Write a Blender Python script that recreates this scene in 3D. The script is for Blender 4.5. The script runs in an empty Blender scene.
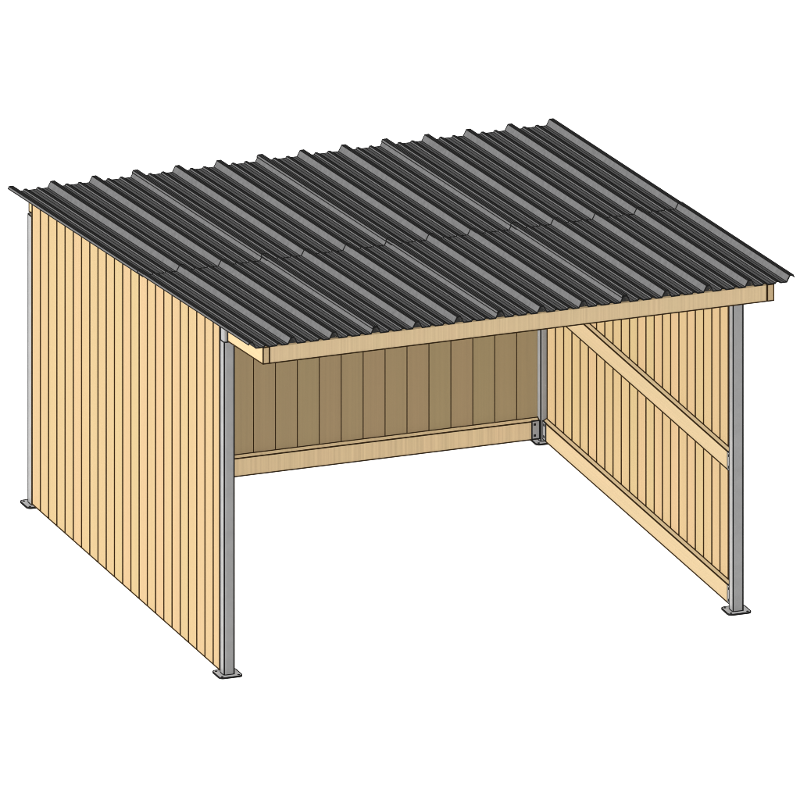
import bpy, math, random
from mathutils import Vector, Matrix

scene = bpy.context.scene
COL = scene.collection
random.seed(7)

# ------------------------------------------------------------------ camera
A = math.radians(20.58)          # how far the view is turned
P = math.radians(19.41)          # how far it looks down
right = Vector((math.cos(A), -math.sin(A), 0))
fwd_h = Vector((math.sin(A), math.cos(A), 0))
fwd = Vector((fwd_h.x * math.cos(P), fwd_h.y * math.cos(P), -math.sin(P)))
up = Vector((fwd_h.x * math.sin(P), fwd_h.y * math.sin(P), math.cos(P)))
cam_data = bpy.data.cameras.new("camera")
cam_data.type = 'ORTHO'
cam_data.ortho_scale = 5.0
cam_data.clip_start = 0.1
cam_data.clip_end = 2000
cam = bpy.data.objects.new("camera", cam_data)
COL.objects.link(cam)
m = Matrix.Identity(4)
for i in range(3):
    m[i][0] = right[i]; m[i][1] = up[i]; m[i][2] = -fwd[i]
m.translation = right * 1.1 + up * 1.731 - fwd * 20
cam.matrix_world = m
scene.camera = cam

# ------------------------------------------------------------------ light
world = bpy.data.worlds.new("World")
scene.world = world
world.use_nodes = True
wb = world.node_tree.nodes["Background"]
wb.inputs["Color"].default_value = (1, 1, 1, 1)
wb.inputs["Strength"].default_value = 0.38

def lamp(name, direction, level, size, dist=300):
    """large soft lamp shining on the shelter without cast shadows"""
    d = Vector(direction).normalized()
    ld = bpy.data.lights.new(name, 'AREA')
    ld.shape = 'DISK'
    ld.size = size
    ld.energy = level * math.pi ** 2 * dist ** 2
    ld.color = (1.0, 0.995, 0.985)
    ld.use_shadow = False
    o = bpy.data.objects.new(name, ld)
    COL.objects.link(o)
    target = Vector((1.73, 1.6, 1.1))
    o.location = target + d * dist
    o.rotation_euler = (-d).to_track_quat('-Z', 'Y').to_euler()
    return o

lamp("shadowless_lamp", (-0.96, 0.04, 0.27), 4.25, 60)
lamp("shadowless_lamp", (0.0, -1.0, 0.17), 1.65, 60)  # added fill, brightens the front-facing wood and steel

vs = scene.view_settings
scene.display_settings.display_device = 'sRGB'
vs.view_transform = 'Standard'
vs.look = 'None'
vs.exposure = 0
vs.gamma = 1
scene.render.film_transparent = False
scene.cycles.filter_width = 0.9

# ------------------------------------------------------------------ materials
def new_mat(name):
    mt = bpy.data.materials.new(name)
    mt.use_nodes = True
    nt = mt.node_tree
    return mt, nt, nt.nodes["Principled BSDF"]

def N(nt, typ, **kw):
    n = nt.nodes.new(typ)
    for k, v in kw.items():
        setattr(n, k, v)
    return n

def wood(name, c_a, c_b, axis=None, offset=0.0, pitch=0.1463, grain_axis='Z', rough=0.65, spec=0.15, streak=0.10):
    """planed softwood: per-board tint, long grain, a few knots' worth of tone drift"""
    mt, nt, b = new_mat(name)
    L = nt.links.new
    tc = N(nt, 'ShaderNodeTexCoord')
    sep = N(nt, 'ShaderNodeSeparateXYZ')
    L(tc.outputs['Object'], sep.inputs[0])
    # tint of each board
    if axis:
        sub = N(nt, 'ShaderNodeMath', operation='SUBTRACT'); sub.inputs[1].default_value = offset
        L(sep.outputs[axis], sub.inputs[0])
        div = N(nt, 'ShaderNodeMath', operation='DIVIDE'); div.inputs[1].default_value = pitch
        L(sub.outputs[0], div.inputs[0])
        fl = N(nt, 'ShaderNodeMath', operation='FLOOR'); L(div.outputs[0], fl.inputs[0])
        wn = N(nt, 'ShaderNodeTexWhiteNoise', noise_dimensions='1D'); L(fl.outputs[0], wn.inputs['W'])
        tint = wn.outputs['Value']
        seedsrc = fl.outputs[0]
    else:
        tint = None
    # long grain
    mp = N(nt, 'ShaderNodeMapping')
    s = {'X': (0.5, 60, 60), 'Y': (60, 0.5, 60), 'Z': (60, 60, 0.5)}[grain_axis]
    mp.inputs['Scale'].default_value = s
    L(tc.outputs['Object'], mp.inputs[0])
    gn = N(nt, 'ShaderNodeTexNoise'); gn.inputs['Scale'].default_value = 1.0
    gn.inputs['Detail'].default_value = 3; gn.inputs['Roughness'].default_value = 0.6
    L(mp.outputs[0], gn.inputs['Vector'])
    # broad drift of tone
    mp2 = N(nt, 'ShaderNodeMapping')
    s2 = {'X': (1.2, 6, 6), 'Y': (6, 1.2, 6), 'Z': (6, 6, 1.2)}[grain_axis]
    mp2.inputs['Scale'].default_value = s2
    L(tc.outputs['Object'], mp2.inputs[0])
    dn = N(nt, 'ShaderNodeTexNoise'); dn.inputs['Scale'].default_value = 1.0; dn.inputs['Detail'].default_value = 2
    L(mp2.outputs[0], dn.inputs['Vector'])
    mix = N(nt, 'ShaderNodeMix', data_type='RGBA')
    mix.inputs['A'].default_value = (*c_a, 1); mix.inputs['B'].default_value = (*c_b, 1)
    if tint:
        av = N(nt, 'ShaderNodeMath', operation='MULTIPLY_ADD')
        av.inputs[1].default_value = 0.65
        dm = N(nt, 'ShaderNodeMath', operation='MULTIPLY'); dm.inputs[1].default_value = 0.35
        L(dn.outputs['Fac'], dm.inputs[0])
        L(tint, av.inputs[0]); L(dm.outputs[0], av.inputs[2])
        L(av.outputs[0], mix.inputs['Factor'])
    else:
        L(dn.outputs['Fac'], mix.inputs['Factor'])
    mr = N(nt, 'ShaderNodeMapRange')
    mr.inputs['From Min'].default_value = 0.3; mr.inputs['From Max'].default_value = 0.7
    mr.inputs['To Min'].default_value = 1 - streak; mr.inputs['To Max'].default_value = 1 + streak * 0.6
    L(gn.outputs['Fac'], mr.inputs['Value'])
    mul = N(nt, 'ShaderNodeVectorMath', operation='SCALE')
    L(mix.outputs['Result'], mul.inputs[0]); L(mr.outputs[0], mul.inputs['Scale'])
    L(mul.outputs[0], b.inputs['Base Color'])
    b.inputs['Roughness'].default_value = rough
    b.inputs['Specular IOR Level'].default_value = spec
    bump = N(nt, 'ShaderNodeBump'); bump.inputs['Strength'].default_value = 0.08; bump.inputs['Distance'].default_value = 0.002
    L(gn.outputs['Fac'], bump.inputs['Height']); L(bump.outputs[0], b.inputs['Normal'])
    return mt

def metal(name, c, rough, spec, metallic=0.0, mottle=0.08, scale=14):
    mt, nt, b = new_mat(name)
    L = nt.links.new
    tc = N(nt, 'ShaderNodeTexCoord')
    n = N(nt, 'ShaderNodeTexNoise'); n.inputs['Scale'].default_value = scale; n.inputs['Detail'].default_value = 4
    L(tc.outputs['Object'], n.inputs['Vector'])
    mr = N(nt, 'ShaderNodeMapRange')
    mr.inputs['From Min'].default_value = 0.3; mr.inputs['From Max'].default_value = 0.7
    mr.inputs['To Min'].default_value = 1 - mottle; mr.inputs['To Max'].default_value = 1 + mottle
    L(n.outputs['Fac'], mr.inputs['Value'])
    sc = N(nt, 'ShaderNodeVectorMath', operation='SCALE'); sc.inputs[0].default_value = c
    L(mr.outputs[0], sc.inputs['Scale'])
    L(sc.outputs[0], b.inputs['Base Color'])
    b.inputs['Roughness'].default_value = rough
    b.inputs['Metallic'].default_value = metallic
    b.inputs['Specular IOR Level'].default_value = spec
    return mt

def plain(name, c, rough=0.9, spec=0.0):
    mt, nt, b = new_mat(name)
    L = nt.links.new
    tc = N(nt, 'ShaderNodeTexCoord')
    n = N(nt, 'ShaderNodeTexNoise'); n.inputs['Scale'].default_value = 3.0
    L(tc.outputs['Object'], n.inputs['Vector'])
    mr = N(nt, 'ShaderNodeMapRange'); mr.inputs['To Min'].default_value = 0.97; mr.inputs['To Max'].default_value = 1.03
    L(n.outputs['Fac'], mr.inputs['Value'])
    sc = N(nt, 'ShaderNodeVectorMath', operation='SCALE'); sc.inputs[0].default_value = c
    L(mr.outputs[0], sc.inputs['Scale']); L(sc.outputs[0], b.inputs['Base Color'])
    b.inputs['Roughness'].default_value = rough
    b.inputs['Specular IOR Level'].default_value = spec
    return mt

PITCH = 0.1463
SIDE_OFF = 3.268 - 30 * PITCH
BACK_OFF = 0.0352
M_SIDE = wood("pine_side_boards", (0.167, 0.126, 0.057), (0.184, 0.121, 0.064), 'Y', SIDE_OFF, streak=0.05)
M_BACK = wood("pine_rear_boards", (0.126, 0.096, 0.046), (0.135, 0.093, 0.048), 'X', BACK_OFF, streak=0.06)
M_RAIL = wood("pine_rail", (0.174, 0.136, 0.073), (0.188, 0.135, 0.077), None, grain_axis='Y', streak=0.06)
M_RAFTER = wood("pine_rafter", (0.200, 0.155, 0.080), (0.218, 0.152, 0.084), None, grain_axis='Y', streak=0.06)
M_BEAM = wood("pine_beam_lightened", (0.246, 0.194, 0.106), (0.268, 0.190, 0.110), None, grain_axis='Z', streak=0.16)  # wood lightened to make up for weaker light on front faces
M_STEEL = metal("galvanised_steel", (0.096, 0.096, 0.097), 0.38, 0.6)
M_PLATE = metal("galvanised_plate", (0.24, 0.24, 0.243), 0.5, 0.4)
M_ROOF = metal("dark_coated_sheet", (0.054, 0.054, 0.055), 0.6, 0.03, mottle=0.12, scale=30)
M_UNDER = metal("shade_dark_back", (0.016, 0.016, 0.016), 0.8, 0.0)  # sheet underside darkened so the rib hollows look shaded
M_DARK = plain("dark_joint", (0.010, 0.005, 0.0015))
M_LINE = plain("dark_arris", (0.006, 0.006, 0.006))
M_EDGE = plain("dark_wood_arris", (0.014, 0.008, 0.003))
M_GROUND = plain("white_ground", (0.76, 0.76, 0.76))

# ------------------------------------------------------------------ mesh helpers
class Mesh:
    def __init__(self):
        self.v, self.f, self.mi = [], [], []

    def hexa(self, pts, mat=0):
        """8 points: bottom ring of four (ccw from above), then top ring"""
        b = len(self.v)
        self.v += [tuple(p) for p in pts]
        for q in ((3, 2, 1, 0), (4, 5, 6, 7), (0, 1, 5, 4), (1, 2, 6, 5), (2, 3, 7, 6), (3, 0, 4, 7)):
            self.f.append(tuple(b + i for i in q)); self.mi.append(mat)

    def box(self, x0, x1, y0, y1, z0, z1, mat=0, lines=None, ztop=None, zbot=None):
        """z may be numbers or functions of y"""
        zt = ztop or (lambda y: z1)
        zb = zbot or (lambda y: z0)
        pts = [(x0, y0, zb(y0)), (x1, y0, zb(y0)), (x1, y1, zb(y1)), (x0, y1, zb(y1)),
               (x0, y0, zt(y0)), (x1, y0, zt(y0)), (x1, y1, zt(y1)), (x0, y1, zt(y1))]
        self.hexa(pts, mat)
        if lines:
            for a, c in ((0, 1), (1, 2), (2, 3), (3, 0), (4, 5), (5, 6), (6, 7), (7, 4), (0, 4), (1, 5), (2, 6), (3, 7)):
                self.line(pts[a], pts[c], lines)

    def bar(self, x0, x1, y0, y1, z0, z1, low, lines, drop=0.015):
        """a rail whose top is tilted down to one side to catch more lamp light"""
        top = [z1 + drop / 2] * 4
        for i in {'x+': (1, 2), 'x-': (0, 3), 'y-': (0, 1)}[low]:
            top[i] = z1 - drop / 2
        c = ((x0, y0), (x1, y0), (x1, y1), (x0, y1))
        pts = [(*p, z0) for p in c] + [(*p, t) for p, t in zip(c, top)]
        self.hexa(pts, 0)
        for a, b in ((0, 1), (1, 2), (2, 3), (3, 0), (4, 5), (5, 6), (6, 7), (7, 4), (0, 4), (1, 5), (2, 6), (3, 7)):
            self.line(pts[a], pts[b], lines)

    def line(self, p, q, r, mat=1):
        """thin dark arris: a square bar along an edge"""
        p, q = Vector(p), Vector(q)
        d = q - p
        if d.length < 1e-6:
            return
        d.normalize()
        ref = Vector((0, 0, 1)) if abs(d.z) < 0.9 else Vector((1, 0, 0))
        s = d.cross(ref).normalized(); t = s.cross(d).normalized()
        p = p - d * r * 0.6; q = q + d * r * 0.6
        o = [(-1, -1), (1, -1), (1, 1), (-1, 1)]
        pts = [p + s * a * r + t * c * r for a, c in o] + [q + s * a * r + t * c * r for a, c in o]
        self.hexa(pts, mat)

    def prism(self, ring, z0, z1, mat=0):
        b = len(self.v); n = len(ring)
        self.v += [(x, y, z0) for x, y in ring] + [(x, y, z1) for x, y in ring]
        self.f.append(tuple(b + n - 1 - i for i in range(n))); self.mi.append(mat)
        self.f.append(tuple(b + n + i for i in range(n))); self.mi.append(mat)
        for i in range(n):
            j = (i + 1) % n
            self.f.append((b + i, b + j, b + n + j, b + n + i)); self.mi.append(mat)

    def build(self, name, mats, parent=None, loc=(0, 0, 0), smooth=False):
        me = bpy.data.meshes.new(name)
        lx, ly, lz = loc
        me.from_pydata([(x - lx, y - ly, z - lz) for x, y, z in self.v], [], self.f)
        for mt in mats:
            me.materials.append(mt)
        for p, i in zip(me.polygons, self.mi):
            p.material_index = i
        if smooth:
            me.shade_smooth() if hasattr(me, 'shade_smooth') else None
        me.update()
        o = bpy.data.objects.new(name, me)
        COL.objects.link(o)
        o.location = loc
        if parent:
            o.parent = parent
        return o

def round_rect(x0, x1, y0, y1, r, n=6):
    pts = []
    for cx, cy, a0 in ((x1 - r, y0 + r, -90), (x1 - r, y1 - r, 0), (x0 + r, y1 - r, 90), (x0 + r, y0 + r, 180)):
        for i in range(n + 1):
            a = math.radians(a0 + 90 * i / n)
            pts.append((cx + r * math.cos(a), cy + r * math.sin(a)))
    return pts

# ------------------------------------------------------------------ sizes (metres)
W, D, PW = 3.397, 3.420, 0.072          # post spacing across and deep, post width
XR = W + PW                             # outer plane of the right posts
YB = D + PW
YF_ROOF, YB_ROOF, Y_LAP = -0.640, 3.630, 1.335
SL = 0.0864
def zpan(y): return 2.387 - (y + 0.640) * SL      # underside of the roof sheet
LR = 0.0036                              # half width of an arris

# ------------------------------------------------------------------ setting
g = Mesh()
g.prism([(300 * math.cos(t * math.pi / 48), 300 * math.sin(t * math.pi / 48)) for t in range(96)], -0.3, 0.0)
ground = g.build("ground", [M_GROUND])
ground["kind"] = "structure"

# ------------------------------------------------------------------ the shelter
shelter = bpy.data.objects.new("shelter", None)
COL.objects.link(shelter)
shelter.location = (0, 0, 0)
shelter["label"] = "open-fronted pine board shelter with dark ribbed metal roof on four grey steel posts"
shelter["category"] = "shelter"

# posts, each with its base plate
def post(x, y, ztop):
    p = Mesh()
    p.prism(round_rect(x, x + PW, y, y + PW, 0.015), 0.0092, ztop)
    for cx, cy in ((x, y), (x + PW, y), (x + PW, y + PW), (x, y + PW)):
        sx = 1 if cx == x else -1; sy = 1 if cy == y else -1
        a, c = cx + sx * 0.004, cy + sy * 0.004
        p.line((a, c, 0.011), (a, c, ztop), 0.0038 if (sx, sy) == (1, 1) else 0.0042)
    rr = round_rect(x, x + PW, y, y + PW, 0.015, 3)
    for i in range(len(rr)):
        j = (i + 1) % len(rr)
        p.line((*rr[i], ztop), (*rr[j], ztop), 0.003)
        p.line((*rr[i], 0.0115), (*rr[j], 0.0115), 0.003)
    po = p.build("post", [M_STEEL, M_LINE], shelter, (x + PW / 2, y + PW / 2, 0))
    q = Mesh()
    e = 0.040
    q.prism(round_rect(x - e, x + PW + e, y - e, y + PW + e, 0.026), 0.001, 0.009)
    rr = round_rect(x - e, x + PW + e, y - e, y + PW + e, 0.026, 4)
    for i in range(len(rr)):
        j = (i + 1) % len(rr)
        q.line((*rr[i], 0.0085), (*rr[j], 0.0085), 0.0030)
        q.line((*rr[i], 0.0034), (*rr[j], 0.0034), 0.0030)
    for hx in (x - e + 0.021, x + PW + e - 0.021):
        for hy in (y - e + 0.021, y + PW + e - 0.021):
            q.prism([(hx + 0.0085 * math.cos(k * math.pi / 6), hy + 0.0085 * math.sin(k * math.pi / 6)) for k in range(12)], 0.007, 0.0115, 1)
    pl = q.build("base_plate", [M_PLATE, M_LINE], None, (x + PW / 2, y + PW / 2, 0))
    pl.parent = po
    pl.location = (0, 0, 0)
    return po

ZF = zpan(0.036) - 0.113
ZB = zpan(D + 0.036) - 0.113
p_lf = post(0, 0, ZF)
p_rf = post(W, 0, ZF)
p_lb = post(0, D, ZB)
p_rb = post(W, D, ZB)

def child(mesh, name, mats, parent, loc):
    """sub-part: world-built mesh placed under a part"""
    o = mesh.build(name, mats, None, loc)
    o.parent = parent
    o.location = Vector(loc) - parent.location
    return o

# steel tab standing on each front post, outside the rafter
for po, x0, x1 in ((p_lf, 0.001, 0.0285), (p_rf, XR - 0.0285, XR - 0.001)):
    t = Mesh()
    zt = zpan(0.066) - 0.006
    t.prism(round_rect(x0, x1, 0.006, 0.066, 0.012), ZF + 0.001, zt)
    for cx, cy in ((x0, 0.066), (x1, 0.006)):
        t.line((cx, cy, ZF), (cx, cy, zt), 0.003)
    child(t, "rafter_tab", [M_STEEL, M_LINE], po, ((x0 + x1) / 2, 0.036, ZF))

# boarded walls: tongue-and-groove boards with dark joints
def side_wall(x0, x1):
    w = Mesh()
    gap = 0.0125
    ys = [SIDE_OFF + PITCH * k for k in range(60)]
    ys = [PW + 0.004] + [y for y in ys if PW + 0.06 < y < D - 0.06] + [D - 0.004]
    zt = lambda y: zpan(y) - 0.006
    for a, c in zip(ys, ys[1:]):
        w.box(x0, x1, a + gap, c - gap, 0.022, 0, ztop=zt)
    w.box(x0 + 0.0015, x1 - 0.0015, ys[0] + 0.001, ys[-1] - 0.001, 0.024, 0, mat=2, ztop=lambda y: zpan(y) - 0.008)
    for x in (x0, x1):
        w.line((x, ys[0], 0.022), (x, ys[-1], 0.022), LR)
        w.line((x, ys[0] + .003, 0.022), (x, ys[0] + .003, zt(ys[0])), 0.0036)
        w.line((x, ys[-1] - .003, 0.022), (x, ys[-1] - .003, zt(ys[-1])), 0.0036)
        w.line((x, ys[0], zt(ys[0])), (x, ys[-1], zt(ys[-1])), LR)
    return w.build("side_wall", [M_SIDE, M_EDGE, M_DARK], shelter, (0, 0, 0))

side_wall(0.001, 0.0295)
side_wall(XR - 0.0295, XR - 0.001)

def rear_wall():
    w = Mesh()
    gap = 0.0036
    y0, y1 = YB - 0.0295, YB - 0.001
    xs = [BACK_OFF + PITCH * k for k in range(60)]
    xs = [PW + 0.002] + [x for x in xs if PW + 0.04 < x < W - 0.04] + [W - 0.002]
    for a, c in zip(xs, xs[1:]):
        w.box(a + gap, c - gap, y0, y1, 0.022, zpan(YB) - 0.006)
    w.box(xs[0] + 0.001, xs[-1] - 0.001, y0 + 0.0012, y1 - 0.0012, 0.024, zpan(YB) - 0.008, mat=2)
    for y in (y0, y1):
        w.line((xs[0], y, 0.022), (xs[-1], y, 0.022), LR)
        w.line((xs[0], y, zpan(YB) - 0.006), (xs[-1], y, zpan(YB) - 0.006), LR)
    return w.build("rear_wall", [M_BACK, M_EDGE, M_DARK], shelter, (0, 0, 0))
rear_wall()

# rails between the posts on the inside of the boards, held by steel angle brackets
Z_LOW, Z_MID, RH = 0.027, 0.908, 0.125
def bracket(parent, face, side, at, z, axis):
    """plate of an angle bracket screwed on a rail's face, beside a post"""
    b = Mesh()
    if axis == 'y':          # rail runs along y, face at x=face, seen from 'side' in x
        xa, xb = (face - 0.004, face - 0.0005) if side < 0 else (face + 0.0005, face + 0.004)
        y0, y1 = at
        b.box(xa, xb, y0, y1, z + 0.003, z + RH - 0.003, lines=0.0026)
        xo = xa if side < 0 else xb
        ym = (y0 + y1) / 2
        for zz in (z + 0.024, z + RH - 0.024):
            b.box(xo - 0.003, xo + 0.003, ym - 0.010, ym + 0.010, zz - 0.008, zz + 0.008, mat=1)
        loc = (face, ym, z)
    else:
        ya, yb = face - 0.004, face - 0.0005
        x0, x1 = at
        b.box(x0, x1, ya, yb, z + 0.003, z + RH - 0.003, lines=0.0032)
        xm = (x0 + x1) / 2 - 0.006
        for zz in (z + 0.026, z + RH - 0.026):
            b.box(xm - 0.007, xm + 0.007, ya - 0.003, ya + 0.003, zz - 0.007, zz + 0.007, mat=1)
        loc = (xm, face, z)
    child(b, "angle_bracket", [M_STEEL, M_LINE], parent, loc)

def side_rail(name, left, z):
    r = Mesh()
    x0, x1 = (0.031, 0.055) if left else (XR - 0.055, XR - 0.031)
    r.bar(x0, x1, PW + 0.004, D - 0.004, z, z + RH, 'x+' if left else 'x-', LR)
    o = r.build(name, [M_RAIL, M_EDGE], shelter, ((x0 + x1) / 2, D / 2, z))
    f, s = (x1, 1) if left else (x0, -1)
    bracket(o, f, s, (PW + 0.002, PW + 0.058), z, 'y')
    bracket(o, f, s, (D - 0.058, D - 0.002), z, 'y')

for left in (True, False):
    side_rail("bottom_rail", left, Z_LOW)
    side_rail("middle_rail", left, Z_MID)
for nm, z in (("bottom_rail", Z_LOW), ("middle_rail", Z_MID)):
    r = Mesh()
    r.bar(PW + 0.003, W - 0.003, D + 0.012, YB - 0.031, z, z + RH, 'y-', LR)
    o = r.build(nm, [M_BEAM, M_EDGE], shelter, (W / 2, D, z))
    bracket(o, D + 0.012, -1, (PW + 0.004, PW + 0.054), z, 'x')
    bracket(o, D + 0.012, -1, (W - 0.054, W - 0.004), z, 'x')

# rafters, front beam and rear beam
Y_BEAM = -0.614
for x0 in (0.0305, 3.3975):
    r = Mesh()
    r.box(x0, x0 + 0.042, Y_BEAM, 3.545, 0, 0, ztop=lambda y: zpan(y) - 0.004, zbot=lambda y: zpan(y) - 0.112, lines=LR)
    r.build("rafter", [M_RAFTER, M_EDGE], shelter, (x0 + 0.021, 1.4, 2.2))
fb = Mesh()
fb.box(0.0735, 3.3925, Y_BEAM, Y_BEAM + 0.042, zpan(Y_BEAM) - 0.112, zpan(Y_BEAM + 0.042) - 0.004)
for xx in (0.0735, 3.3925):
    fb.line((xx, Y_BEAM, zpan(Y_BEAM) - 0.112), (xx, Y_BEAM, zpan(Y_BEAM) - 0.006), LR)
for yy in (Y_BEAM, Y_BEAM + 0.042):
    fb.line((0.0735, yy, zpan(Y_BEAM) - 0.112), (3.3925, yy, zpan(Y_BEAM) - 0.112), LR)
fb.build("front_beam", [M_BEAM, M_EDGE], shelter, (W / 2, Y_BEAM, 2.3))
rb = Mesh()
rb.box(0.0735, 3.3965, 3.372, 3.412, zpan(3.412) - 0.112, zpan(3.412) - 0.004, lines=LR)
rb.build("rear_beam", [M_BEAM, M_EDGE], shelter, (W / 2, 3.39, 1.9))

# roof: ribbed sheets, four across and two deep, lapped on every third rib
RP, RT, FL, HR = 0.2775, 0.022, 0.021, 0.040
MH = 0.0105
def rib_x(k): return -0.0705 + RP * k
def sheet_profile(k0, k1, last):
    c = rib_x(k0)
    pr = [(c - FL * 0.34, HR * 0.66, 1), (c, HR, 1), (c + RT, HR, 1)]
    for k in range(k0, k1):
        c = rib_x(k)
        pr.append((c + RT + FL, 0, 1))
        for mc in (0.110, 0.1965):
            pr += [(c + mc - 0.016, 0, 1), (c + mc - 0.009, MH, 1), (c + mc + 0.001, MH, 1), (c + mc + 0.021, 0, 1)]
        n = rib_x(k + 1)
        pr += [(n - FL, 0, 1), (n, HR, 1), (n + RT, HR, 1)]
    c = rib_x(k1)
    pr.append((c + RT + FL * 0.3, HR * 0.7, 1))
    return pr

def roof_sheet(k0, k1, y0, y1, lift_side, lift_end, last=False):
    s = Mesh()
    pr = sheet_profile(k0, k1, last)
    T = 0.003
    lift = []
    for i, (x, h, l) in enumerate(pr):
        up_ = lift_end
        if lift_side and i <= 2:
            up_ += 0.0045                      # this sheet lies over its neighbour's rib
        if i >= len(pr) - 1 and not last:
            up_ -= 0.0
        lift.append((x - (0.004 if (lift_side and i <= 1) else 0), h + up_))
    b = len(s.v); n = len(lift)
    for y in (y0, y1):
        for x, h in lift:
            s.v.append((x, y, zpan(y) + h))
        for x, h in lift:
            s.v.append((x, y, zpan(y) + h + T))
    f = lambda row, layer, i: b + row * 2 * n + layer * n + i
    for i in range(n - 1):
        s.f.append((f(0, 1, i), f(0, 1, i + 1), f(1, 1, i + 1), f(1, 1, i))); s.mi.append(0)
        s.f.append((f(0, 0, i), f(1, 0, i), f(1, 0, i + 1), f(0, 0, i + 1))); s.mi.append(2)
        s.f.append((f(0, 0, i), f(0, 0, i + 1), f(0, 1, i + 1), f(0, 1, i))); s.mi.append(0)
        s.f.append((f(1, 0, i + 1), f(1, 0, i), f(1, 1, i), f(1, 1, i + 1))); s.mi.append(0)
    for i in (0, n - 1):
        q = (f(0, 0, i), f(0, 1, i), f(1, 1, i), f(1, 0, i))
        s.f.append(q if i == 0 else q[::-1]); s.mi.append(0)
    # dark folds along the sheet and round its cut ends
    def fold(x, h, w):
        s.line((x, y0, zpan(y0) + h + T), (x, y1, zpan(y1) + h + T), w)
    for i, (x, h) in enumerate(lift):
        if not last and i >= n - 3:
            continue                              # covered by the next sheet
        fold(x, h, 0.0024 if i == 0 else 0.0030 if h >= HR else 0.0027)
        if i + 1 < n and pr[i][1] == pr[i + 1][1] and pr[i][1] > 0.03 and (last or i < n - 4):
            fold((x + lift[i + 1][0]) / 2, h, 0.0030)   # added dark bar painting shade onto the crest
        if i + 1 < n and pr[i][1] == 0 and pr[i + 1][1] == 0:
            fold(x * 0.5 + lift[i + 1][0] * 0.5, h, 0.0019)   # thin dark line added to darken the pan
    for y in ((y0, y1) if lift_end else (y1,)):      # the lower sheet's front end lies covered
        for (xa, ha), (xb, hb) in zip(lift, lift[1:]):
            s.line((xa, y, zpan(y) + ha + T / 2), (xb, y, zpan(y) + hb + T / 2), 0.0042 if y == Y_LAP else 0.0032)
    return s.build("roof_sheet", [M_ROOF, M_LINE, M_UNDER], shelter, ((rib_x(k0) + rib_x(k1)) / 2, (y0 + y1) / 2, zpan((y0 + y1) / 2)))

cols = [(0, 3), (3, 6), (6, 9), (9, 13)]
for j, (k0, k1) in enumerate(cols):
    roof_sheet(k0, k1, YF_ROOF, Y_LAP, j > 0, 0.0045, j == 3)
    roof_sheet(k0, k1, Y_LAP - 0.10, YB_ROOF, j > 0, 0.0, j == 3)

# added dark strip standing in for shade inside the ribs above the front beam
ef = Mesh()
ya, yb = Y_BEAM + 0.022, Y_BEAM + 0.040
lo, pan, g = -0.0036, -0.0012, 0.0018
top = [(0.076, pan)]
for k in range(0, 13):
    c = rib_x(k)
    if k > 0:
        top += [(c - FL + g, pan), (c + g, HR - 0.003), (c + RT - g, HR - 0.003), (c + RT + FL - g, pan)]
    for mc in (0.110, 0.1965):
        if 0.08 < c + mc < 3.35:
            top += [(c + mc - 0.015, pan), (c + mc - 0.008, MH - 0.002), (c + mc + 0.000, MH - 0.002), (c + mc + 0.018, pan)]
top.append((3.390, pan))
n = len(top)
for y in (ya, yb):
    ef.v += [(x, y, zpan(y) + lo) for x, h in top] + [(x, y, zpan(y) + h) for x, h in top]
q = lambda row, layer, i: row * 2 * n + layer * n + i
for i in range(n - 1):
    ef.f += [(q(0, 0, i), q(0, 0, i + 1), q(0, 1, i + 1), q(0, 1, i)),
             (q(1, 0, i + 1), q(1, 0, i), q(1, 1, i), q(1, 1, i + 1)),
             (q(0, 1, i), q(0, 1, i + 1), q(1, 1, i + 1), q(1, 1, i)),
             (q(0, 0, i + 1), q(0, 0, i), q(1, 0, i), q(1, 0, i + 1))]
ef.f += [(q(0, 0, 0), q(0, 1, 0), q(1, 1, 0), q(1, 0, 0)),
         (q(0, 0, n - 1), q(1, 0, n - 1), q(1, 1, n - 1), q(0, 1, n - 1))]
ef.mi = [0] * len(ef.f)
ef.build("rib_shade_strip", [M_UNDER], shelter, (W / 2, ya, 2.38))
